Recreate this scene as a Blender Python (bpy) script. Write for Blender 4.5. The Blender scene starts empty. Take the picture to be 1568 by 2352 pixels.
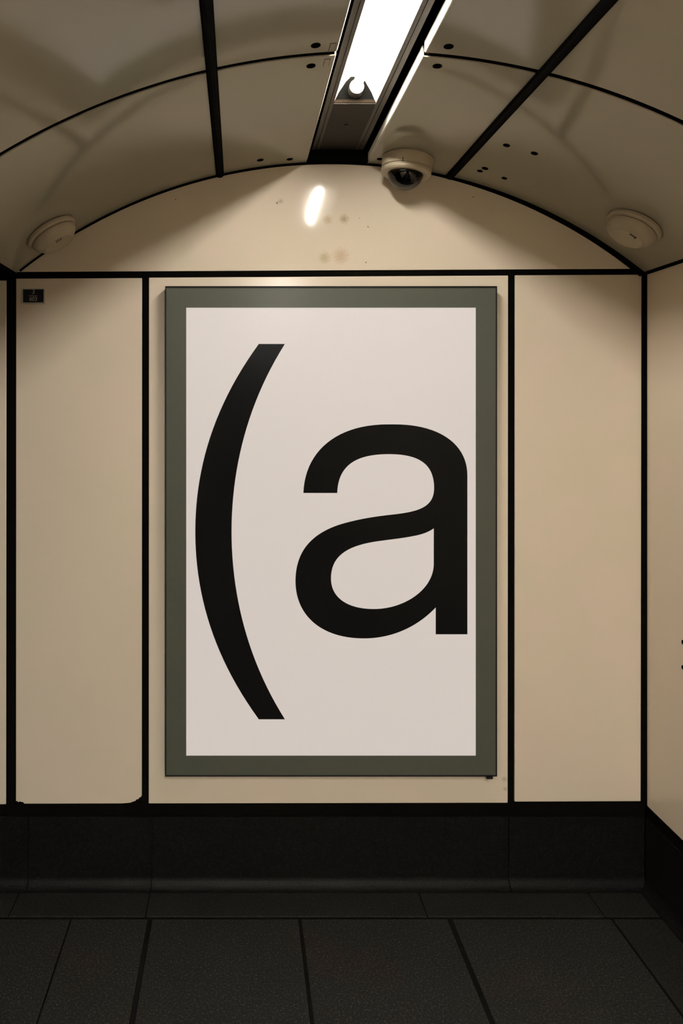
import bpy, bmesh, math
from mathutils import Vector, Matrix

S = bpy.context.scene
C = S.collection
# ------------------------------------------------------------------ frame of reference
F = 1650.0            # focal length in pixels of the 1568x2352 frame
CX, CY = 548.0, 940.0 # where the passage's depth lines meet
EYE = 1.66            # camera height
D = 2.5               # distance to the end wall
def bw(px, py, dd=0.0):
    """point of the photograph on a plane parallel to the end wall, dd in front of it"""
    y = D - dd
    return Vector(((px - CX) / F * y, y, EYE + (CY - py) / F * y))
AX, AH, R = 0.319, 0.859, 1.740          # vault: axis x, crown above eye, radius
ZC = EYE + AH - R                        # height of the arc's centre
def vz(x, r=R): return ZC + math.sqrt(r * r - (x - AX) ** 2)
def vault_hit(px, py):
    lo, hi = 0.8, 2.6
    for _ in range(60):
        y = (lo + hi) / 2
        x, z = (px - CX) / F * y, EYE + (CY - py) / F * y
        inside = (x - AX) ** 2 + (z - ZC) ** 2 < R * R
        if inside: lo = y
        else: hi = y
    return Vector((x, y, z))
SPR = EYE + 0.473                        # springing height
XL, XR = -0.774, 1.413
YB = -6.0                                # far end of the passage behind the camera

# ------------------------------------------------------------------ materials
def srgb(r, g, b):
    f = lambda c: (c / 12.92 if c <= .04045 else ((c + .055) / 1.055) ** 2.4)
    return (f(r / 255), f(g / 255), f(b / 255), 1)
def new_mat(name):
    m = bpy.data.materials.new(name); m.use_nodes = True
    nt = m.node_tree
    return m, nt, nt.nodes['Principled BSDF']
def N(nt, t, **kw):
    n = nt.nodes.new(t)
    for k, v in kw.items():
        if k in n.inputs: n.inputs[k].default_value = v
        else: setattr(n, k, v)
    return n
def plain(name, col, rough=.5, spec=.5, metal=0., noise=.0, nscale=30., bump=0.):
    m, nt, b = new_mat(name)
    b.inputs['Roughness'].default_value = rough
    b.inputs['Specular IOR Level'].default_value = spec
    b.inputs['Metallic'].default_value = metal
    co = N(nt, 'ShaderNodeTexCoord')
    tx = N(nt, 'ShaderNodeTexNoise', Scale=nscale, Detail=4.)
    nt.links.new(co.outputs['Object'], tx.inputs['Vector'])
    mx = N(nt, 'ShaderNodeMix', data_type='RGBA')
    c = Vector(col[:3])
    mx.inputs[6].default_value = (*(c * (1 - noise)), 1)
    mx.inputs[7].default_value = (*(c * (1 + noise)), 1)
    nt.links.new(tx.outputs['Fac'], mx.inputs[0])
    nt.links.new(mx.outputs[2], b.inputs['Base Color'])
    if bump:
        bp = N(nt, 'ShaderNodeBump', Strength=bump, Distance=.002)
        nt.links.new(tx.outputs['Fac'], bp.inputs['Height'])
        nt.links.new(bp.outputs['Normal'], b.inputs['Normal'])
    return m
def enamel(name, col, rough=.2, wave=.25, wscale=2.2, stains=(), specks=0., spec=.5):
    """vitreous enamel panel: cream, faint mottling, gently wavy, with stains of their own shape"""
    m, nt, b = new_mat(name)
    L = nt.links.new
    co = N(nt, 'ShaderNodeTexCoord')
    t1 = N(nt, 'ShaderNodeTexNoise', Scale=5.5, Detail=5., Roughness=.6)
    L(co.outputs['Object'], t1.inputs['Vector'])
    mx = N(nt, 'ShaderNodeMix', data_type='RGBA')
    c = Vector(col)
    mx.inputs[6].default_value = (c[0] * .93, c[1] * 1.0, c[2] * .93, 1)
    mx.inputs[7].default_value = (c[0] * 1.06, c[1] * .99, c[2] * 1.04, 1)
    L(t1.outputs['Fac'], mx.inputs[0])
    last = mx.outputs[2]
    t3 = N(nt, 'ShaderNodeTexNoise', Scale=140., Detail=6., Roughness=.7)
    L(co.outputs['Object'], t3.inputs['Vector'])
    for (p, rad, sc, amt) in stains:
        v = N(nt, 'ShaderNodeVectorMath', operation='DISTANCE')
        v.inputs[1].default_value = p
        L(co.outputs['Object'], v.inputs[0])
        a = N(nt, 'ShaderNodeMath', operation='MULTIPLY_ADD')
        L(t3.outputs['Fac'], a.inputs[0]); a.inputs[1].default_value = rad * 1.5
        L(v.outputs['Value'], a.inputs[2])
        r = N(nt, 'ShaderNodeMapRange')
        r.inputs['From Min'].default_value = rad * .95; r.inputs['From Max'].default_value = rad * 1.75
        r.inputs['To Min'].default_value = amt; r.inputs['To Max'].default_value = 0
        L(a.outputs[0], r.inputs['Value'])
        q = N(nt, 'ShaderNodeMix', data_type='RGBA')
        L(r.outputs[0], q.inputs[0]); L(last, q.inputs[6]); q.inputs[7].default_value = (*sc, 1)
        last = q.outputs[2]
    if specks:
        v = N(nt, 'ShaderNodeTexVoronoi', Scale=11.)
        L(co.outputs['Object'], v.inputs['Vector'])
        a = N(nt, 'ShaderNodeMath', operation='MULTIPLY_ADD')
        L(t3.outputs['Fac'], a.inputs[0]); a.inputs[1].default_value = .04; L(v.outputs['Distance'], a.inputs[2])
        r = N(nt, 'ShaderNodeMapRange')
        r.inputs['From Min'].default_value = .035; r.inputs['From Max'].default_value = .05
        r.inputs['To Min'].default_value = specks; r.inputs['To Max'].default_value = 0
        L(a.outputs[0], r.inputs['Value'])
        q = N(nt, 'ShaderNodeMix', data_type='RGBA')
        L(r.outputs[0], q.inputs[0]); L(last, q.inputs[6]); q.inputs[7].default_value = (.03, .027, .02, 1)
        last = q.outputs[2]
    L(last, b.inputs['Base Color'])
    b.inputs['Roughness'].default_value = rough
    b.inputs['Specular IOR Level'].default_value = spec
    t2 = N(nt, 'ShaderNodeTexNoise', Scale=wscale, Detail=1.)
    L(co.outputs['Object'], t2.inputs['Vector'])
    bp = N(nt, 'ShaderNodeBump', Strength=wave, Distance=.02)
    L(t2.outputs['Fac'], bp.inputs['Height']); L(bp.outputs['Normal'], b.inputs['Normal'])
    return m
def granite(name, base, speck, rough, spec, red=0.):
    m, nt, b = new_mat(name)
    L = nt.links.new
    co = N(nt, 'ShaderNodeTexCoord')
    t = N(nt, 'ShaderNodeTexNoise', Scale=165., Detail=4., Roughness=.75)
    L(co.outputs['Object'], t.inputs['Vector'])
    cr = N(nt, 'ShaderNodeValToRGB')
    e = cr.color_ramp.elements
    e[0].position = .40; e[0].color = (*[c * .30 for c in base], 1)
    e[1].position = .74; e[1].color = (*speck, 1)
    x = e.new(.56); x.color = (*base, 1)
    L(t.outputs['Fac'], cr.inputs['Fac'])
    t2 = N(nt, 'ShaderNodeTexNoise', Scale=2.6, Detail=6., Roughness=.62)
    L(co.outputs['Object'], t2.inputs['Vector'])
    r = N(nt, 'ShaderNodeMapRange')
    r.inputs['From Min'].default_value = .52; r.inputs['From Max'].default_value = .66
    r.inputs['To Max'].default_value = red
    L(t2.outputs['Fac'], r.inputs['Value'])
    q = N(nt, 'ShaderNodeMix', data_type='RGBA', blend_type='MULTIPLY')
    L(r.outputs[0], q.inputs[0]); L(cr.outputs['Color'], q.inputs[6]); q.inputs[7].default_value = (1.5, .95, .85, 1)
    L(q.outputs[2], b.inputs['Base Color'])
    b.inputs['Roughness'].default_value = rough
    b.inputs['Specular IOR Level'].default_value = spec
    bp = N(nt, 'ShaderNodeBump', Strength=.25, Distance=.001)
    L(t.outputs['Fac'], bp.inputs['Height']); L(bp.outputs['Normal'], b.inputs['Normal'])
    return m

WALLC = (.67, .585, .47)
def w(px, py): p = bw(px, py); return (p.x, p.y, p.z)
TYMP_STAINS = [(w(752, 505), .020, (.52, .40, .26), .95), (w(790, 503), .020, (.42, .33, .21), .95),
               (w(745, 592), .025, (.44, .36, .20), .75), (w(782, 588), .034, (.48, .34, .22), .65),
               (w(644, 462), .012, (.42, .36, .24), .8), (w(636, 466), .005, (.15, .12, .08), .9),
               (w(704, 490), .0025, (.03, .03, .02), 1), (w(845, 521), .003, (.04, .03, .02), 1),
               (w(840, 603), .0035, (.05, .04, .02), 1), (w(825, 501), .002, (.05, .04, .03), 1),
               (w(403, 458), .003, (.10, .08, .06), 1), (w(1086, 452), .003, (.10, .08, .06), 1)]
M_ENAMEL = enamel('cream_enamel', WALLC, .20, .10)
M_TYMP = enamel('cream_enamel_stained', WALLC, .10, .16, 3.4, TYMP_STAINS, spec=.3)
M_MID = enamel('cream_enamel_poster_bay', (.71, .62, .50), .20, .08, 2.2,
               [(w(1158, 1790), .012, (.30, .25, .16), .5), (w(1160, 1812), .010, (.30, .25, .16), .5)])
M_CEIL = enamel('shade_darkened_ceiling_enamel', (.325, .30, .235), .10, .06, 1.6, spec=.5)  # same enamel as the walls, colour darkened to carry the ceiling's shade
def matt(name, col, sheen=0., rough=.4):
    m, nt, b = new_mat(name)
    nt.nodes.remove(b)
    co = N(nt, 'ShaderNodeTexCoord'); tx = N(nt, 'ShaderNodeTexNoise', Scale=40., Detail=3.)
    nt.links.new(co.outputs['Object'], tx.inputs['Vector'])
    mx = N(nt, 'ShaderNodeMix', data_type='RGBA')
    mx.inputs[6].default_value = (*[c * .7 for c in col], 1); mx.inputs[7].default_value = (*[c * 1.3 for c in col], 1)
    nt.links.new(tx.outputs['Fac'], mx.inputs[0])
    d = N(nt, 'ShaderNodeBsdfDiffuse'); nt.links.new(mx.outputs[2], d.inputs['Color'])
    g = N(nt, 'ShaderNodeBsdfGlossy', Roughness=rough); ms = N(nt, 'ShaderNodeMixShader'); ms.inputs[0].default_value = sheen
    nt.links.new(d.outputs[0], ms.inputs[1]); nt.links.new(g.outputs[0], ms.inputs[2])
    nt.links.new(ms.outputs[0], nt.nodes['Material Output'].inputs['Surface'])
    return m
M_LIP = plain('brightened_return_edge', (.84, .80, .72), .4, .5)  # panel edge in a paler colour that stands in for the tube's glare
M_BLACK = matt('black_joint', (.0028, .0027, .0023))
M_BAR = matt('black_cover_strip', (.0045, .0045, .004), .006, .35)
M_VOID = matt('dark_backing', (.003, .003, .0028))
M_FLOOR = granite('dark_granite_paving', (.0115, .0122, .0108), (.10, .104, .095), .62, .22, .7)
M_BORD = granite('dark_granite_border', (.0105, .011, .0095), (.05, .051, .046), .6, .2, .2)
M_SKIRT = granite('black_granite_skirting', (.0042, .0042, .0039), (.014, .014, .0135), .55, .12, .2)
M_FRAME = plain('grey_green_painted_metal', (.088, .096, .074), .55, .3, 0, .08, 60.)
M_EDGE = plain('black_edging', (.006, .006, .006), .5, .2)
M_WHITE = plain('white_plastic', (.44, .375, .27), .32, .5, 0, .05, 25.)
M_WHITE2 = plain('cream_detector_plastic', (.40, .345, .255), .45, .4, 0, .05, 25.)
M_DARK = plain('dark_plastic', (.02, .018, .014), .5, .3)
M_STEEL = plain('grey_brown_steel', (.052, .044, .033), .45, .5, .3, .25, 40.)
M_RUST = plain('dark_brown_plate', (.020, .015, .011), .6, .3, 0, .5, 12.)
M_REFL = plain('white_reflector', (.86, .82, .74), .3, .5)
M_ENDP = plain('tarnished_end_plate', (.011, .008, .0055), .6, .0, .0, .8, 160.)
M_GREY = plain('grey_lettering', (.30, .30, .285), .6, .2)
M_PLATEB = plain('black_plate', (.006, .006, .007), .4, .3)
M_RIM = plain('aluminium_rim', (.40, .385, .34), .5, .4)
M_INK = plain('black_ink', (.009, .009, .009), .8, .0)

m, nt, b = new_mat('poster_paper')   # poster paper with an even glow added to keep the sheet uniformly bright
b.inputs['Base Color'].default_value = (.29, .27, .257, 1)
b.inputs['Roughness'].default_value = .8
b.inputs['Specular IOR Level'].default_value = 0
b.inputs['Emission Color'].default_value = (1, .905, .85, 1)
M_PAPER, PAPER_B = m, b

m, nt, b = new_mat('acrylic_pane')
nt.nodes.remove(b)
tr = N(nt, 'ShaderNodeBsdfTransparent'); gl = N(nt, 'ShaderNodeBsdfGlossy', Roughness=.22)
fr = N(nt, 'ShaderNodeFresnel', IOR=1.10); ms = N(nt, 'ShaderNodeMixShader')
nt.links.new(fr.outputs[0], ms.inputs[0]); nt.links.new(tr.outputs[0], ms.inputs[1]); nt.links.new(gl.outputs[0], ms.inputs[2])
nt.links.new(ms.outputs[0], nt.nodes['Material Output'].inputs['Surface'])
M_PANE = m
m, nt, b = new_mat('smoked_dome')
nt.nodes.remove(b)
tr = N(nt, 'ShaderNodeBsdfTransparent', Color=(.06, .06, .05, 1)); gl = N(nt, 'ShaderNodeBsdfGlossy', Roughness=.06)
fr = N(nt, 'ShaderNodeFresnel', IOR=1.5); ms = N(nt, 'ShaderNodeMixShader')
nt.links.new(fr.outputs[0], ms.inputs[0]); nt.links.new(tr.outputs[0], ms.inputs[1]); nt.links.new(gl.outputs[0], ms.inputs[2])
nt.links.new(ms.outputs[0], nt.nodes['Material Output'].inputs['Surface'])
M_DOME = m
m, nt, b = new_mat('fluorescent_tube')
b.inputs['Base Color'].default_value = (.9, .9, .88, 1)
b.inputs['Emission Color'].default_value = (1, .94, .86, 1)
M_TUBE, TUBE_B = m, b
TUBE_B.inputs['Emission Strength'].default_value = 215.0
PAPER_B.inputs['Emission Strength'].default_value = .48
M_TUBE2 = M_TUBE.copy(); M_TUBE2.name = 'fluorescent_tube_boosted'  # rear tubes out of view, output boosted to even the end wall's light
M_TUBE2.node_tree.nodes['Principled BSDF'].inputs['Emission Strength'].default_value = 990.0

# ------------------------------------------------------------------ mesh helpers
def link(name, bm, mat, parent=None, smooth=False, kind=None, bevel=0., seg=2, loc=None):
    bmesh.ops.recalc_face_normals(bm, faces=bm.faces[:])
    me = bpy.data.meshes.new(name); bm.to_mesh(me); bm.free()
    if smooth:
        for p in me.polygons: p.use_smooth = True
    me.materials.append(mat)
    o = bpy.data.objects.new(name, me); C.objects.link(o)
    if parent: o.parent = parent
    if kind: o['kind'] = kind
    if bevel:
        md = o.modifiers.new('bevel', 'BEVEL'); md.width = bevel; md.segments = seg
        md.limit_method = 'ANGLE'; md.angle_limit = math.radians(40)
    if smooth:
        try:
            me.set_sharp_from_angle(angle=math.radians(35))
        except Exception: pass
    return o
def box(bm, x0, x1, y0, y1, z0, z1):
    vs = [bm.verts.new((x, y, z)) for x in (x0, x1) for y in (y0, y1) for z in (z0, z1)]
    for f in ((0, 1, 3, 2), (4, 6, 7, 5), (0, 4, 5, 1), (2, 3, 7, 6), (0, 2, 6, 4), (1, 5, 7, 3)):
        bm.faces.new([vs[i] for i in f])
def slab_xz(bm, pts, y0, y1):
    """polygon in x,z extruded along y"""
    a = [bm.verts.new((x, y0, z)) for x, z in pts]; c = [bm.verts.new((x, y1, z)) for x, z in pts]
    n = len(pts)
    bm.faces.new(a); bm.faces.new(c[::-1])
    for i in range(n): bm.faces.new((a[i], a[(i + 1) % n], c[(i + 1) % n], c[i]))
def strip_y(bm, prof, y0, y1, closed=True):
    """cross-section in x,z run along y"""
    slab_xz(bm, prof, y0, y1)
def lathe(bm, prof, seg=48):
    """profile of (r, z) round the local z axis"""
    rings = []
    for r, z in prof:
        if r < 1e-6: rings.append([bm.verts.new((0, 0, z))])
        else: rings.append([bm.verts.new((r * math.cos(2 * math.pi * i / seg), r * math.sin(2 * math.pi * i / seg), z)) for i in range(seg)])
    for a, c in zip(rings, rings[1:]):
        for i in range(seg):
            j = (i + 1) % seg
            if len(a) == 1 and len(c) == 1: continue
            if len(a) == 1: bm.faces.new((a[0], c[i], c[j]))
            elif len(c) == 1: bm.faces.new((a[i], c[0], a[j]))
            else: bm.faces.new((a[i], c[i], c[j], a[j]))
def tube_y(bm, x, z, r, y0, y1, seg=20):
    a = [bm.verts.new((x + r * math.cos(2 * math.pi * i / seg), y0, z + r * math.sin(2 * math.pi * i / seg))) for i in range(seg)]
    c = [bm.verts.new((x + r * math.cos(2 * math.pi * i / seg), y1, z + r * math.sin(2 * math.pi * i / seg))) for i in range(seg)]
    bm.faces.new(a); bm.faces.new(c[::-1])
    for i in range(seg): bm.faces.new((a[i], a[(i + 1) % seg], c[(i + 1) % seg], c[i]))
def empty(name, loc, label, cat, group=None, rot=None):
    o = bpy.data.objects.new(name, None); o.empty_display_size = .05
    C.objects.link(o); o.location = loc
    if rot: o.rotation_euler = rot
    o['label'] = label; o['category'] = cat
    if group: o['group'] = group
    return o
def keep(o, root):
    """parent an object built in world space to a thing's empty"""
    bpy.context.view_layer.update()
    o.parent = root; o.matrix_parent_inverse = root.matrix_world.inverted()
    return o
def wx(px): return (px - CX) / F * D
def wzz(py): return EYE + (CY - py) / F * D

# ================================================================== THE SETTING
# ---- end wall: dark backing with enamel panels a joint apart
bm = bmesh.new(); box(bm, -3.2, XR + .12, D + .013, D + .10, -.05, 2.75)
wall = link('wall_back', bm, M_VOID, kind='structure')
def panel(pts, mat, name='panel', y=D, bev=.0025):
    bm = bmesh.new(); slab_xz(bm, [(wx(x), wzz(yy)) for x, yy in pts], y, y + .0125)
    return link(name, bm, mat, wall, bevel=bev)
panel([(-270, 645), (14.5, 644), (13.5, 1848), (-270, 1848)], M_ENAMEL)
panel([(37, 640), (326, 638.5), (325.5, 1826), (324, 1831), (321, 1831.5), (317, 1836), (313, 1836.5), (311, 1840), (304, 1842), (299, 1844), (280, 1845.6),
       (56, 1846.3), (53, 1843), (48, 1842), (45, 1841), (42, 1843), (39, 1840), (36.5, 1841)], M_ENAMEL, bev=.0012)
panel([(341.5, 637.5), (1167, 632.5), (1166, 1844.5), (341, 1846)], M_MID)
panel([(1182.5, 632), (1473.5, 630.5), (1471.5, 1841), (1181.5, 1842)], M_ENAMEL)
# tympanum above the horizontal joint
pts = []
n = 72
for i in range(n + 1):
    a = math.radians(40.5) - math.radians(81) * i / n
    pts.append((AX - (R + .012) * math.sin(a), ZC + (R + .012) * math.cos(a)))
pts = [p for p in pts if p[1] > SPR + .0]
zl, zr = wzz(624.5), wzz(617)
base = [(XR + .03, zr), (XL - .03, zl)]
pts = [(max(x, XL - .03), z) if x < 0 else (min(x, XR + .03), z) for x, z in pts if z > zl + .004]
bm = bmesh.new(); slab_xz(bm, pts + base, D, D + .0125)
link('panel', bm, M_TYMP, wall)
# black joint strip behind the panels along the horizontal joint and uprights
bm = bmesh.new()
slab_xz(bm, [(wx(-1560), wzz(626)), (wx(37), wzz(624.5)), (wx(1485), wzz(617)), (wx(1485), wzz(630.5)), (wx(37), wzz(640)), (wx(-1560), wzz(646))], D + .002, D + .0129)
link('trim_1', bm, M_BLACK, kind='structure')
for k, (xa, xb, ya, yb, dp) in enumerate(((15, 36.5, 640, 1848, .002), (326.3, 341, 637, 1847, .003), (1167.3, 1182, 632, 1846, .003), (1473, 1490.5, 630, 1846, -.004))):
    bm = bmesh.new(); slab_xz(bm, [(wx(xa), wzz(ya)), (wx(xb), wzz(ya)), (wx(xb) - .002, wzz(yb)), (wx(xa) - .002, wzz(yb))], D + dp, D + .0129)
    link('trim_%d' % (k + 2), bm, M_BLACK, kind='structure')
# black arch strip where vault meets tympanum, thicker toward the right springing
bm = bmesh.new()
ring = []
n = 96
for i in range(n + 1):
    t = i / n
    x = XL + .012 + (XR - .006 - XL - .012) * t
    a = math.asin((x - AX) / R)
    u = max(0, (t - .62) / .38)
    wd = .0065 + .0125 * u
    if t < .1: wd = .0055
    ring.append((Vector((AX + (R + .004) * math.sin(a), 0, ZC + (R + .004) * math.cos(a))),
                 Vector((AX + (R - wd) * math.sin(a), 0, ZC + (R - wd) * math.cos(a)))))
vs = []
for o_, i_ in ring:
    vs.append([bm.verts.new((o_.x, D - .007, o_.z)), bm.verts.new((i_.x, D - .007, i_.z)), bm.verts.new((i_.x, D - .0003, i_.z)), bm.verts.new((o_.x, D - .0003, o_.z))])
for a, c in zip(vs, vs[1:]):
    for q in range(4): bm.faces.new((a[q], a[(q + 1) % 4], c[(q + 1) % 4], c[q]))
bm.faces.new(vs[0]); bm.faces.new(vs[-1][::-1])
link('trim_6', bm, M_BLACK, kind='structure')

# ---- skirting of the end wall: shadow strip, granite blocks, cove
ZT = wzz(1877)
def skirt_profile():
    r = .034
    p = [(0.014, 0), (0.014, ZT), (0, ZT), (0, r)]
    for i in range(1, 9):
        a = math.pi / 2 * i / 8
        p.append((-(r - r * math.cos(a)), r - r * math.sin(a)))
    p += [(-r, -.004), (.014, -.004)]
    return p[1:]
bm = bmesh.new()
xs = [-3.1, wx(65), wx(348), wx(1168), XR + .0]
for a, c in zip(xs, xs[1:]):
    pr = skirt_profile()
    g = .0015
    A = [bm.verts.new((a + g, D + dy, z)) for dy, z in pr]; B = [bm.verts.new((c - g, D + dy, z)) for dy, z in pr]
    k = len(pr)
    bm.faces.new(A); bm.faces.new(B[::-1])
    for i in range(k): bm.faces.new((A[i], A[(i + 1) % k], B[(i + 1) % k], B[i]))
link('baseboard_back', bm, M_SKIRT, kind='structure')
bm = bmesh.new(); box(bm, -3.1, XR, D + .004, D + .0128, ZT, wzz(1845))
link('trim_7', bm, M_BLACK, kind='structure')

# ---- right wall
bm = bmesh.new(); box(bm, XR + .014, XR + .12, YB, D + .01, -.05, 2.3)
rwall = link('wall_right', bm, M_VOID, kind='structure')
ztop, zbot = wzz(631.5), wzz(1847)
ys = [D - .012, D - .44, D - .46, D - 1.70, D - 1.72, D - 2.95, D - 2.97, D - 4.2, D - 4.22, D - 5.5, D - 5.52, YB + .02]
for i in range(0, len(ys), 2):
    bm = bmesh.new(); box(bm, XR, XR + .0135, ys[i + 1], ys[i], zbot, ztop)
    link('panel', bm, M_ENAMEL, rwall, bevel=.0025)
bm = bmesh.new(); box(bm, XR + .003, XR + .0138, YB, D - .0, ztop, ztop + .021); box(bm, XR - .006, XR + .003, YB, D - .0, ztop + .0005, ztop + .0205)
link('trim_8', bm, M_BLACK, kind='structure')
bm = bmesh.new()
pr = skirt_profile()
edges = [D - .003, D - .95, D - 1.9, D - 2.85, D - 3.8, D - 4.75, D - 5.7, YB]
for a, c in zip(edges, edges[1:]):
    A = [bm.verts.new((XR + dx, a - .0015, z)) for dx, z in pr]; B = [bm.verts.new((XR + dx, c + .0015, z)) for dx, z in pr]
    k = len(pr)
    bm.faces.new(A[::-1]); bm.faces.new(B)
    for i in range(k): bm.faces.new((A[i], B[i], B[(i + 1) % k], A[(i + 1) % k]))
link('baseboard_right', bm, M_SKIRT, kind='structure')
bm = bmesh.new(); box(bm, XR + .004, XR + .0136, YB, D, ZT, zbot)
link('trim_9', bm, M_BLACK, kind='structure')

for i in range(1, len(ys) - 1, 2):
    bm = bmesh.new(); box(bm, XR - .0008, XR + .0137, ys[i + 1] + .0003, ys[i] - .0003, zbot, ztop)
    link('joint', bm, M_BLACK, rwall)
# ---- left side: open to a side passage, then a wall further back
bm = bmesh.new(); box(bm, XL - .03, XL - .012, YB, 1.30, 0, SPR)
lwall = link('wall_left', bm, M_VOID, kind='structure')
for y0, y1 in ((.07, 1.30), (-1.03, .05), (-2.28, -1.05), (-3.53, -2.3), (-4.78, -3.55), (YB, -4.8)):
    bm = bmesh.new(); box(bm, XL - .012, XL, y0 + .01, y1, zbot, ztop)
    link('panel', bm, M_ENAMEL, lwall, bevel=.0025)
bm = bmesh.new(); box(bm, XL - .012, XL + .002, YB, 1.30, 0, ZT)
link('baseboard_left', bm, M_SKIRT, kind='structure')
bm = bmesh.new(); box(bm, -3.2, -3.1, 1.20, D + .1, -.05, 2.4)
link('wall_far_left', bm, M_SKIRT, kind='structure')
bm = bmesh.new(); box(bm, -3.1, XL - .03, 1.20, 1.30, -.05, 2.4)
link('wall_side_passage', bm, M_SKIRT, kind='structure')
bm = bmesh.new(); box(bm, -3.2, XL - .012, 1.2, D + .0, SPR + .03, SPR + .09)
link('ceiling_side_passage', bm, M_CEIL, kind='structure')
# black strip along the left springing
bm = bmesh.new(); box(bm, XL - .012, XL + .004, .0, D - .0005, SPR - .018, SPR + .0)
link('trim_10', bm, M_BLACK, kind='structure')
bm = bmesh.new(); box(bm, XL - .2, XR + .2, YB - .1, YB, -.05, 2.8)
link('wall_front', bm, M_SKIRT, kind='structure')

# ---- vaulted ceiling: dark shell with enamel panels
FX0, FX1 = .2350, .4455            # edges of the lighting slot
def arc_x(x0, x1, r, n):
    a0, a1 = math.asin((x0 - AX) / R), math.asin((x1 - AX) / R)
    return [(AX + r * math.sin(a0 + (a1 - a0) * i / n), ZC + r * math.cos(a0 + (a1 - a0) * i / n)) for i in range(n + 1)]
bm = bmesh.new()
out = arc_x(XL - .0, XR + .0, R + .20, 48); inn = arc_x(XL - .0, XR + .0, R + .16, 48)
slab_xz(bm, out + inn[::-1], YB, D + .0005)
shell = link('ceiling', bm, M_VOID, kind='structure')
# closing pieces of the shell down to the springing
for x, s in ((XL - .012, -1), (XR + .014, 1)):
    bm = bmesh.new(); xa, xb = sorted((x, x + s * .02))
    box(bm, xa, xb, YB, D, SPR + (.03 if s < 0 else .03), SPR + .22)
    link('shell_side', bm, M_VOID, shell)
BL, BR = wx(505), wx(1031)         # cover strips
joints = [D - .004, 1.740, 1.720, .972, .952, .204, .184, -.564, -.584, -1.332, -1.352, -2.3, -2.308, -3.3, -3.308, -4.3, -4.308, YB + .01]
for i in range(0, len(joints), 2):
    y1, y0 = joints[i], joints[i + 1]
    rr = R
    for (xa, xb, lip) in ((XL + .001, BL - .004, 0), (BL + .004, FX0, 1), (FX1, BR - .004, -1), (BR + .004, XR - .001, 0)):
        lo = arc_x(xa, xb, rr, 22); hi = arc_x(xa, xb, rr + .003, 22)
        if lip == 1:      # upturned edge on the right-hand end
            hi[-1] = (xb - .003, hi[-1][1]); lo[-1] = (xb, lo[-1][1] + .0008)
            top = lo[-1][1] + .027
            prof = lo[:-1] + [(xb - .0012, lo[-1][1] - .0006), (xb, lo[-1][1] + .0006), (xb, top), (xb - .003, top)] + hi[::-1]
        elif lip == -1:
            hi[0] = (xa + .003, hi[0][1]); top = lo[0][1] + .027
            prof = [(xa + .003, top), (xa, top), (xa, lo[0][1] + .0008), (xa + .0012, lo[0][1] - .0004)] + lo[1:] + hi[::-1]
        else:
            prof = lo + hi[::-1]
        bm = bmesh.new(); slab_xz(bm, prof, y0, y1)
        pn = link('panel', bm, M_CEIL, shell, smooth=True)
        if lip:
            x_, sg = (xb, 1) if lip == 1 else (xa, -1)
            zz = (lo[-1] if lip == 1 else lo[0])[1]
            bm = bmesh.new(); slab_xz(bm, [(x_ - sg * .0030, zz - .0009), (x_ + sg * .0010, zz + .0026), (x_ + sg * .0010, zz + .027), (x_ + sg * .0001, zz + .027), (x_ + sg * .0001, zz + .0030), (x_ - sg * .0028, zz + .0002)], y0, y1)
            link('return_edge', bm, M_LIP, pn)['label'] = 'panel return edge facing the tube, tube glare put into its pale colour'
# longitudinal cover strips: rounded black section standing proud of the panels
for k, x in enumerate((BL, BR)):
    a = math.asin((x - AX) / R)
    prof = []
    for u, v in ((-.0140, .004), (-.0140, -.004), (-.0105, -.010), (-.004, -.0130), (.004, -.0130), (.0105, -.010), (.0140, -.004), (.0140, .004)):
        # u across, v radial (negative = into the passage)
        r_ = R + v
        prof.append((AX + r_ * math.sin(a) + u * math.cos(a), ZC + r_ * math.cos(a) - u * math.sin(a)))
    bm = bmesh.new(); slab_xz(bm, prof, YB, D - .0075)
    link('trim_%d' % (11 + k), bm, M_BAR, kind='structure')
# dark joint filler behind the cross joints
bm = bmesh.new()
for yj in (1.730, .962, .194, -.574):
    for xa, xb in ((XL + .02, FX0 - .01), (FX1 + .01, XR - .02)):
        slab_xz(bm, arc_x(xa, xb, R + .0035, 30) + arc_x(xa, xb, R + .007, 30)[::-1], yj - .02, yj + .02)
link('trim_13', bm, M_VOID, kind='structure')

# ---- floor: granite paving with open joints
M_MORTAR = matt('dark_joint_mortar', (.006, .0058, .005))
bm = bmesh.new(); box(bm, -3.2, XR + .12, YB - .1, D + .1, -.08, -.004)
floor = link('floor', bm, M_MORTAR, kind='structure')
YBd = 2.352
cols = [(-3.1, -2.024, .004), (-2.016, -1.52, .004), (-1.512, -1.037, .003), (-1.031, -.549, .003), (-.543, -.297, .004), (-.282, .193, .005), (.204, .679, .004), (.694, 1.211, .005)]
bm = bmesh.new()
rows = [YBd - .013, 1.40, 1.393, .45, .443, -.50, -.507, -1.45, -1.457, -2.4, -2.407, -3.4, -3.407, -4.6, -4.607, YB]
for i in range(0, len(rows), 2):
    for x0, x1, g in cols:
        if x1 < XL - .2 and rows[i + 1] < .2: continue
        box(bm, x0, x1, rows[i + 1], rows[i], -.0055, 0)
link('paving', bm, M_FLOOR, floor, bevel=.003)
bm = bmesh.new()
for a, c in zip([-3.1, wx(65) - .02, wx(348), .62, 1.20], [wx(65) - .024, wx(348) - .004, .616, 1.196, XR - .034]):
    box(bm, a, c, YBd, D - .034, -.0055, -.0003)
for i in range(0, len(rows), 2):
    box(bm, 1.219, XR - .034, rows[i + 1], min(rows[i], YBd - .004), -.0055, -.0003)
link('border', bm, M_BORD, floor, bevel=.0015)

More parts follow.
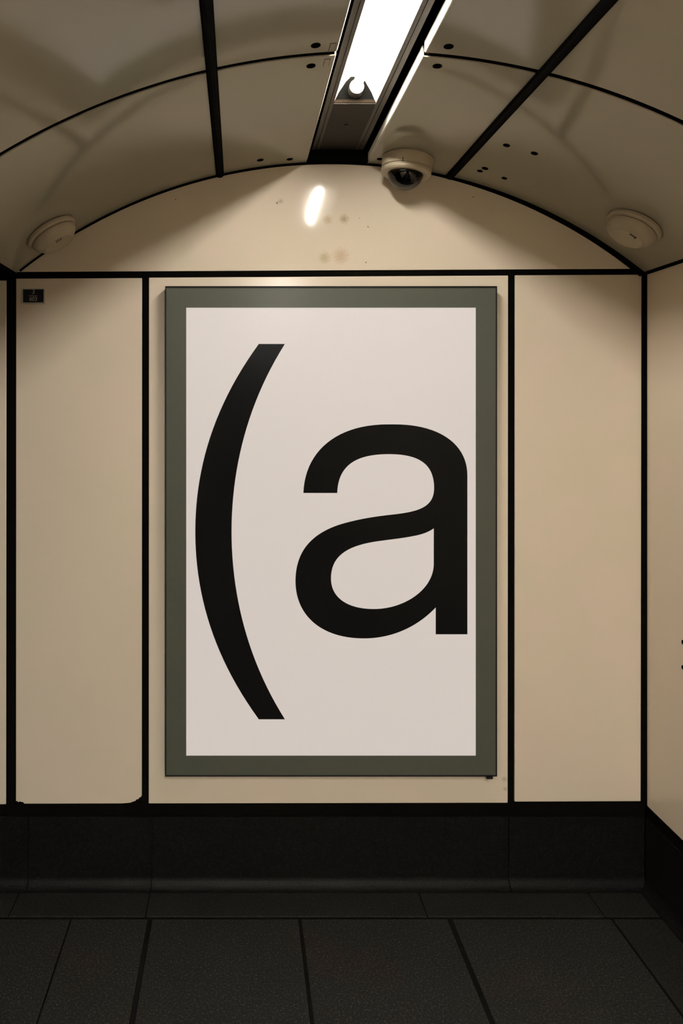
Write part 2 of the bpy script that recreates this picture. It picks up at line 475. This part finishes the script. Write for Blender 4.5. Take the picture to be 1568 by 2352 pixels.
# ================================================================== THINGS
# ---- framed poster
FD = .042
root = empty('framed_poster', (bw(760, 1782, 0).x, D, bw(760, 1782, FD).z),
             'large framed poster with a giant black bracket and letter a on white', 'poster')
def fr_pts(l, t, r, bt, dd): a, c = bw(l, t, dd), bw(r, bt, dd); return a.x, c.x, c.z, a.z
def ring_xz(bm, o, i, y0, y1):
    (ox0, ox1, oz0, oz1), (ix0, ix1, iz0, iz1) = o, i
    for (x0, x1, z0, z1) in ((ox0, ix0, oz0, oz1), (ix1, ox1, oz0, oz1), (ix0, ix1, oz0, iz0), (ix0, ix1, iz1, oz1)):
        box(bm, x0, x1, y0, y1, z0, z1)
o_ = fr_pts(379, 657, 1141.5, 1784, FD); e_ = fr_pts(381.5, 660.5, 1138.5, 1781, FD); i_ = fr_pts(427.5, 706.5, 1092.5, 1736, FD - .003)
bm = bmesh.new(); ring_xz(bm, o_, e_, D - FD, D - .0002)
keep(link('edging', bm, M_EDGE, bevel=.0008), root)['label'] = 'thin black edging'
bm = bmesh.new(); ring_xz(bm, e_, i_, D - FD + .003, D - .012)
keep(link('frame', bm, M_FRAME), root)['label'] = 'wide grey green border'
bm = bmesh.new(); box(bm, i_[0] - .01, i_[1] + .01, D - FD + .005, D - .010, i_[2] - .01, i_[3] + .01)
bm.free()
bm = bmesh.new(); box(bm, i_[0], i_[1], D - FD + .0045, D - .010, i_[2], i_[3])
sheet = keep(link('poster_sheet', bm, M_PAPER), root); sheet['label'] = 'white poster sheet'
bm = bmesh.new(); box(bm, e_[0] + .0002, e_[1] - .0002, D - FD + .0008, D - FD + .0022, e_[2] + .0002, e_[3] - .0002)
keep(link('cover_pane', bm, M_PANE), root)['label'] = 'clear cover pane'
bm = bmesh.new(); a_, c_ = bw(1117, 1783.5, FD - .01), bw(1131, 1788.5, FD - .01); box(bm, a_.x, c_.x, a_.y - .004, a_.y + .006, c_.z, a_.z)
keep(link('catch', bm, M_EDGE, bevel=.001), root)['label'] = 'small black catch under the frame'
def bez(p0, c1, c2, p3, n=22):
    r = []
    for i in range(1, n + 1):
        t = i / n; s = 1 - t
        r.append((s**3 * p0[0] + 3 * s * s * t * c1[0] + 3 * s * t * t * c2[0] + t**3 * p3[0],
                  s**3 * p0[1] + 3 * s * s * t * c1[1] + 3 * s * t * t * c2[1] + t**3 * p3[1]))
    return r
def glyph(start, segs):
    pts = [start]
    for s in segs:
        if len(s) == 1: pts.append(s[0])
        else: pts += bez(pts[-1], *s)
    if (Vector(pts[0]) - Vector(pts[-1])).length < .01: pts.pop()
    return pts
A_OUT = glyph((127, 670), [((140, 330), (400, 121), (800, 121)), ((860, 121),), ((1205, 121), (1439, 272), (1439, 530)), ((1439, 1801),), ((1186, 1801),), ((1186, 1586),),
    ((1040, 1740), (840, 1834), (610, 1834)), ((270, 1834), (64, 1650), (64, 1376)), ((64, 1140), (190, 990), (440, 916)), ((560, 881), (700, 858), (820, 845)),
    ((1040, 822), (1173, 790), (1173, 630)), ((1173, 430), (1040, 359), (810, 359)), ((560, 359), (405, 440), (398, 670))])
A_IN = glyph((1170.5, 953), [((1170, 1246),), ((1165, 1440), (940, 1599), (690, 1599)), ((470, 1599), (348, 1500), (348, 1356)), ((348, 1200), (440, 1105), (680, 1063)),
    ((780, 1046), (900, 1036), (1000, 1016)), ((1080, 1002), (1130, 982), (1170.5, 953))])
P_OUT = glyph((819, 141), [((335, 805), (133, 1480), (133, 2168.5)), ((133, 2857), (335, 3532), (819, 4196)), ((1101, 4196),), ((700, 3562), (525, 2857), (525, 2168.5)), ((525, 1480), (700, 775), (1101, 141))])
def flat_shape(name, loops, label):
    cu = bpy.data.curves.new(name, 'CURVE'); cu.dimensions = '2D'; cu.fill_mode = 'BOTH'
    for lp in loops:
        sp = cu.splines.new('POLY'); sp.points.add(len(lp) - 1); sp.use_cyclic_u = True
        for p, (x, z) in zip(sp.points, lp): p.co = (x, z, 0, 1)
    tmp = bpy.data.objects.new(name, cu); C.objects.link(tmp)
    dg = bpy.context.evaluated_depsgraph_get()
    me = bpy.data.meshes.new_from_object(tmp.evaluated_get(dg))
    bpy.data.objects.remove(tmp); bpy.data.curves.remove(cu)
    bm = bmesh.new(); bm.from_mesh(me); bpy.data.meshes.remove(me)
    bmesh.ops.remove_doubles(bm, verts=bm.verts[:], dist=1e-7)
    for v in bm.verts: x, z = v.co.x, v.co.y; v.co = (x, 0, z)
    r = bmesh.ops.extrude_face_region(bm, geom=bm.faces[:])
    for v in [g for g in r['geom'] if isinstance(g, bmesh.types.BMVert)]: v.co.y += .0006
    return bm
SY = FD - .0045
def to_w(lp, sc, ox, oy): return [(lambda p: (p.x, p.z))(bw(ox + x / sc, oy + y / sc, SY + .0007)) for x, y in lp]
for nm, loops, lab in (('bracket', [to_w(P_OUT, 4.703, 420, 760)], 'giant black opening bracket'),
                       ('letter', [to_w(A_OUT, 3.484, 660, 940), to_w(A_IN, 3.484, 660, 940)], 'giant black lower case letter a')):
    bm = flat_shape(nm, loops, lab)
    for v in bm.verts: v.co.y += D - SY - .0006
    o = link(nm, bm, M_INK); keep(o, sheet); o['label'] = lab

# ---- number plate, top left panel
def text_bm(s, size, bold=0.):
    cu = bpy.data.curves.new('t', 'FONT'); cu.body = s; cu.size = size; cu.align_x = 'CENTER'; cu.align_y = 'CENTER'; cu.offset = bold
    tmp = bpy.data.objects.new('t', cu); C.objects.link(tmp)
    dg = bpy.context.evaluated_depsgraph_get()
    me = bpy.data.meshes.new_from_object(tmp.evaluated_get(dg))
    bpy.data.objects.remove(tmp); bpy.data.curves.remove(cu)
    bm = bmesh.new(); bm.from_mesh(me); bpy.data.meshes.remove(me)
    return bm
root = empty('number_plate', bw(77.5, 680), 'small black number plate reading 3 over 603 on the left wall panel', 'sign')
x0, x1, z0, z1 = fr_pts(50.5, 663, 104, 698.5, 0); ix0, ix1, iz0, iz1 = fr_pts(53.3, 665.3, 100.8, 695.3, 0)
bm = bmesh.new(); ring_xz(bm, (x0, x1, z0, z1), (ix0, ix1, iz0, iz1), D - .006, D + .0006)
keep(link('rim', bm, M_RIM, bevel=.001), root)['label'] = 'pale metal rim'
bm = bmesh.new(); box(bm, ix0, ix1, D - .004, D + .0006, iz0, iz1)
pl = keep(link('plate', bm, M_PLATEB), root)
bm = bmesh.new()
for s, px, py, size in (('3', 77.5, 670.6, .0235), ('603', 77.3, 687.4, .0205)):
    tb = text_bm(s, size, .0003)
    me = bpy.data.meshes.new('t'); tb.to_mesh(me); tb.free()
    k = len(bm.verts); bm.from_mesh(me); bpy.data.meshes.remove(me)
    bm.verts.ensure_lookup_table()
    c = bw(px, py)
    for v in bm.verts[k:]: x, z = v.co.x, v.co.y; v.co = (c.x + x * .92, D - .0042, c.z + z)
a, c = bw(66.5, 679.2), bw(87, 680.2)
box(bm, a.x, c.x, D - .0044, D - .0040, c.z, a.z)
keep(link('numerals', bm, M_GREY), pl)['label'] = 'grey numerals 3 and 603 with a dividing line'

# ---- recessed ceiling light
HB = EYE + .892
lx = lambda s: s * .892
X0, Xa, Xb, X1 = lx(.283), lx(.3106), lx(.449), lx(.480)
XM = (Xa + Xb) / 2
Y1, YE = 2.10, -4.2
root = empty('ceiling_light', (XM, D - .01, HB), 'long recessed fluorescent ceiling light with a lit white tube along the vault crown', 'lamp')
K = lambda o, lab=None: (keep(o, root), o.__setitem__('label', lab) if lab else None)[0]
bm = bmesh.new()
for a, c in ((X0 - .0005, X0 + .0015), (X1 - .0015, X1 + .0005)): box(bm, a, c, YE, D - .002, HB + .002, HB + .10)
box(bm, X0, X1, YE, D - .002, HB + .098, HB + .10)
K(link('housing', bm, M_VOID), 'black channel housing')
for a, c in ((X0, Xa), (Xb, X1)):
    mid = a + (c - a) * (.56 if a == X0 else .44)
    bm = bmesh.new(); box(bm, a, mid - .0008, YE, D - .03, HB, HB + .004); box(bm, mid + .0008, c, YE, D - .03, HB, HB + .004)
    box(bm, a + .001, c - .001, YE, D - .03, HB + .004, HB + .006)
    K(link('flange', bm, M_STEEL, bevel=.0006), 'grey brown metal flange')
bm = bmesh.new(); box(bm, Xa + .0002, Xb - .0002, D - .03, Y1, HB + .001, HB + .0038)
K(link('blanking_plate', bm, M_RUST), 'dark brown blanking plate beyond the tube')
bm = bmesh.new(); box(bm, FX0 + .0005, FX1 - .0005, D - .03, D - .0005, EYE + AH - .006, HB + .10)
K(link('end_cap', bm, M_VOID), 'black end cap against the arch')
bm = bmesh.new(); lathe(bm, [(0, -.0015), (.006, -.0015), (.006, .001)], 16)
for v in bm.verts: v.co += Vector((XM, 2.26, HB + .001))
K(link('screw', bm, M_DARK))
# reflector: two sloping wings either side of the tube
def wings():
    t = .003
    left = [(Xa, HB + .004), (Xa + .014, HB + .030), (Xa + .034, HB + .058), (XM - .012, HB + .072), (XM + .012, HB + .072)]
    right = [(2 * XM - x, z) for x, z in left[::-1]][2:]
    p = left + right
    return p + [(x + (.0 if 0 else 0), z + t) for x, z in p[::-1]]
segs = []
segs.append((Y1 - .60, Y1))
y = -.26
while y - .62 > YE:
    segs.append((y - .60, y)); y -= .76
for i, (ya, yb) in enumerate(segs):
    bm = bmesh.new(); slab_xz(bm, wings(), ya, yb)
    K(link('reflector', bm, M_REFL))
    for ye, s in ((yb, -1), (ya, 1)):
        bm = bmesh.new()
        prof = [(Xa, HB + .003, 0), (Xb, HB + .003, 0), (Xb - .034, HB + .070, s * .022), (Xa + .034, HB + .070, s * .022)]
        A = [bm.verts.new((x, ye + dy, z)) for x, z, dy in prof]; B = [bm.verts.new((x, ye + dy - s * .002, z)) for x, z, dy in prof]
        bm.faces.new(A); bm.faces.new(B[::-1])
        for q in range(4): bm.faces.new((A[q], A[(q + 1) % 4], B[(q + 1) % 4], B[q]))
        ep = K(link('end_plate', bm, M_VOID), 'dark sooty end plate')
        bm = bmesh.new(); box(bm, Xa + .001, Xb - .001, *sorted((ye + s * .001, ye + s * .003)), HB + .003, HB + .012)
        keep(link('lip', bm, M_ENDP), ep)['label'] = 'beige tarnished lower edge'
        bm = bmesh.new(); tube_y(bm, XM, HB + .034, .021, *sorted((ye + s * .008, ye + s * .040)), 24)
        K(link('lamp_holder', bm, M_DARK), 'dark lamp holder')
    bm = bmesh.new(); tube_y(bm, XM, HB + .034, .013, ya + .036, yb - .030, 24)
    K(link('tube', bm, M_TUBE if i == 0 else M_TUBE2, smooth=True), 'glowing white tube')
for (ya, yb), (yc, yd) in zip(segs, segs[1:]):
    bm = bmesh.new(); box(bm, Xa, Xb, yd, ya, HB + .001, HB + .004)
    K(link('blanking_plate', bm, M_RUST), 'dark brown blanking plate')

# ---- dome security camera
def on_vault(x, y):
    a = math.asin((x - AX) / R)
    return Vector((x, y, ZC + R * math.cos(a))), a
p, a = on_vault(.5665, 2.405)
root = empty('security_camera', p, 'cream dome security camera with smoked dome beside the ceiling light', 'camera', rot=(0, a, 0))
bm = bmesh.new(); lathe(bm, [(0, .002), (.080, .002), (.080, -.0042), (.0845, -.0045), (.0848, -.007), (.0828, -.0385), (.0785, -.040), (.0785, -.0425), (0, -.0425)], 64)
link('mount', bm, M_WHITE, root, smooth=True)
bm = bmesh.new(); lathe(bm, [(.076, -.0415), (.0815, -.0425), (.0832, -.0455), (.0828, -.0520), (.079, -.0565), (.070, -.0590), (.0585, -.0570), (.0575, -.050), (.07, -.0425)], 64)
link('bezel', bm, M_WHITE, root, smooth=True)
bm = bmesh.new(); lathe(bm, [(.058 * math.cos(t), -.0555 - .050 * math.sin(t)) for t in [math.pi / 2 * i / 20 for i in range(20)]] + [(0, -.1055)], 64)
link('dome', bm, M_DOME, root, smooth=True)['label'] = 'dark smoked glass dome'
bm = bmesh.new(); lathe(bm, [(0, -.046), (.050, -.046), (.050, -.052), (.034, -.054), (.034, -.078), (.028, -.085), (0, -.086)], 40)
cam_in = link('lens', bm, M_DARK, root, smooth=True); cam_in['label'] = 'black camera core and lens behind the dome'
bm = bmesh.new(); box(bm, -.0315, -.0300, -.0815, -.0755, -.042, -.029)
link('catch', bm, M_DARK, root)['label'] = 'thin dark slot in the mount'

# ---- two ceiling detectors
def detector(px, py, label):
    h = vault_hit(px, py); aa = math.asin((h.x - AX) / R)
    root = empty('smoke_detector', (h.x, h.y, ZC + R * math.cos(aa)), label, 'smoke detector', 'smoke detectors at the vault ends', rot=(0, aa, 0))
    bm = bmesh.new(); lathe(bm, [(0, .006), (.079, .006), (.079, -.0035), (.0865, -.0037), (.0875, -.006), (.0865, -.013), (.083, -.0165), (.076, -.018), (0, -.018)], 64)
    link('base', bm, M_WHITE2, root, smooth=True)
    bm = bmesh.new(); lathe(bm, [(.070, -.0165), (.074, -.019), (.0775, -.021), (.0775, -.026), (.0735, -.036), (.062, -.047), (.052, -.051), (.050, -.0535), (.030, -.055), (0, -.0555)], 64)
    link('head', bm, M_WHITE2, root, smooth=True)
    return root
rt = detector(1458, 516, 'cream smoke detector on the right end of the vault, single dark tick')
bm = bmesh.new(); box(bm, -.012, .012, -.044, -.041, -.0565, -.0535); box(bm, .008, .012, -.041, -.034, -.0565, -.0540)
link('indicator', bm, M_STEEL, rt)['label'] = 'small dark tick on the face'
lt = detector(115, 529, 'cream smoke detector on the left end of the vault, three short bars')
bm = bmesh.new()
for k in range(3): box(bm, .0 + k * .008, .003 + k * .008, -.044, -.028, -.0565, -.0540)
link('indicator', bm, M_STEEL, lt)['label'] = 'three short dark bars on the face'

# ---- black plugs in the ceiling panels
PLUGS = [(725, 104, .0115, 'black ceiling plug left of the light, before the cross joint'),
         (714, 151, .0115, 'black ceiling plug left of the light, just past the cross joint'),
         (597.5, 367.5, .0115, 'black ceiling plug near the arch, nearer the left cover strip'),
         (665, 365.5, .0105, 'black ceiling plug near the arch, beside the dark left end of the light'),
         (1030, 106.5, .0115, 'black ceiling plug right of the light, before the cross joint'),
         (1004, 151.5, .0115, 'black ceiling plug right of the light, just past the cross joint'),
         (872, 365, .010, 'black ceiling plug peeking out left of the dome camera'),
         (1163, 333.5, .0105, 'uppermost black plug right of the right cover strip'),
         (1227, 352, .0105, 'rightmost black plug right of the right cover strip'),
         (1113.5, 386.5, .0105, 'larger of two touching black plugs by the right cover strip'),
         (1102, 392.5, .009, 'smaller of two touching black plugs by the right cover strip'),
         (1158, 409, .009, 'lowest black plug above the arch right of the cover strip')]
for px, py, r, lab in PLUGS:
    h = vault_hit(px, py); aa = math.asin((h.x - AX) / R)
    bm = bmesh.new(); lathe(bm, [(0, .001), (r, .001), (r, -.0012), (r * .8, -.002), (0, -.002)], 28)
    o = link('ceiling_plug', bm, M_BLACK)
    rr = R
    o.location = (AX + rr * math.sin(aa), h.y, ZC + rr * math.cos(aa)); o.rotation_euler = (0, aa, 0)
    o['label'] = lab; o['category'] = 'plug'; o['group'] = 'black plugs in the ceiling panels'
# latch plates by the light
for px, py, lab in ((763, 108, 'small rectangular latch plate left of the light, before the cross joint'), (750, 143.5, 'small rectangular latch plate left of the light, past the cross joint')):
    h = vault_hit(px, py); aa = math.asin((h.x - AX) / R)
    rr = R
    root = empty('latch_plate', (AX + rr * math.sin(aa), h.y, ZC + rr * math.cos(aa)), lab, 'latch', 'latch plates beside the light', rot=(0, aa, 0))
    bm = bmesh.new(); box(bm, -.0062, .0062, -.0175, .0175, -.0012, .0008)
    link('plate', bm, M_CEIL, root, bevel=.0004)
    bm = bmesh.new()
    for (a_, b_, c_, d_) in ((-.0074, -.0062, -.0187, .0187), (.0062, .0074, -.0187, .0187), (-.0062, .0062, -.0187, -.0175), (-.0062, .0062, .0175, .0187)): box(bm, a_, b_, c_, d_, -.0004, .0008)
    link('outline', bm, M_STEEL, root)['label'] = 'dark outline groove'
# dark plugs on the right wall, at the edge of the view
for py, lab in ((1475, 'upper of two dark wall plugs at the right edge of the view'), (1533, 'lower of two dark wall plugs at the right edge of the view')):
    y = XR * F / (1569 - CX); z = EYE + (CY - py) / F * y
    bm = bmesh.new(); lathe(bm, [(0, -.001), (.007, -.001), (.007, .002), (.005, .0035), (0, .0035)], 20)
    o = link('wall_plug', bm, M_BLACK); o.location = (XR, y, z); o.rotation_euler = (0, -math.pi / 2, 0)
    o['label'] = lab; o['category'] = 'plug'; o['group'] = 'dark plugs on the right wall'

# ================================================================== camera, world, colour
cam = bpy.data.cameras.new('camera'); co = bpy.data.objects.new('camera', cam); C.objects.link(co)
co.location = (0, 0, EYE); co.rotation_euler = (math.pi / 2, 0, 0)
cam.sensor_fit = 'VERTICAL'; cam.sensor_height = 36.0; cam.sensor_width = 24.0
cam.lens = F / 2352 * 36.0
cam.shift_x = (784 - CX) / 2352; cam.shift_y = -(1176 - CY) / 2352
cam.clip_start = .02
S.camera = co
wd = bpy.data.worlds.new('world'); S.world = wd; wd.use_nodes = True
wd.node_tree.nodes['Background'].inputs[0].default_value = (0, 0, 0, 1)
S.view_settings.view_transform = 'Standard'; S.view_settings.look = 'None'
S.view_settings.exposure = 0.0; S.view_settings.gamma = 1.0; S.view_settings.use_curve_mapping = False
cy = S.cycles
cy.use_denoising = True; cy.use_adaptive_sampling = True; cy.adaptive_threshold = .02; cy.max_bounces = 8; cy.diffuse_bounces = 5; cy.glossy_bounces = 5; cy.transparent_max_bounces = 12
cy.caustics_reflective = False; cy.caustics_refractive = False
cy.sample_clamp_indirect = 6.0
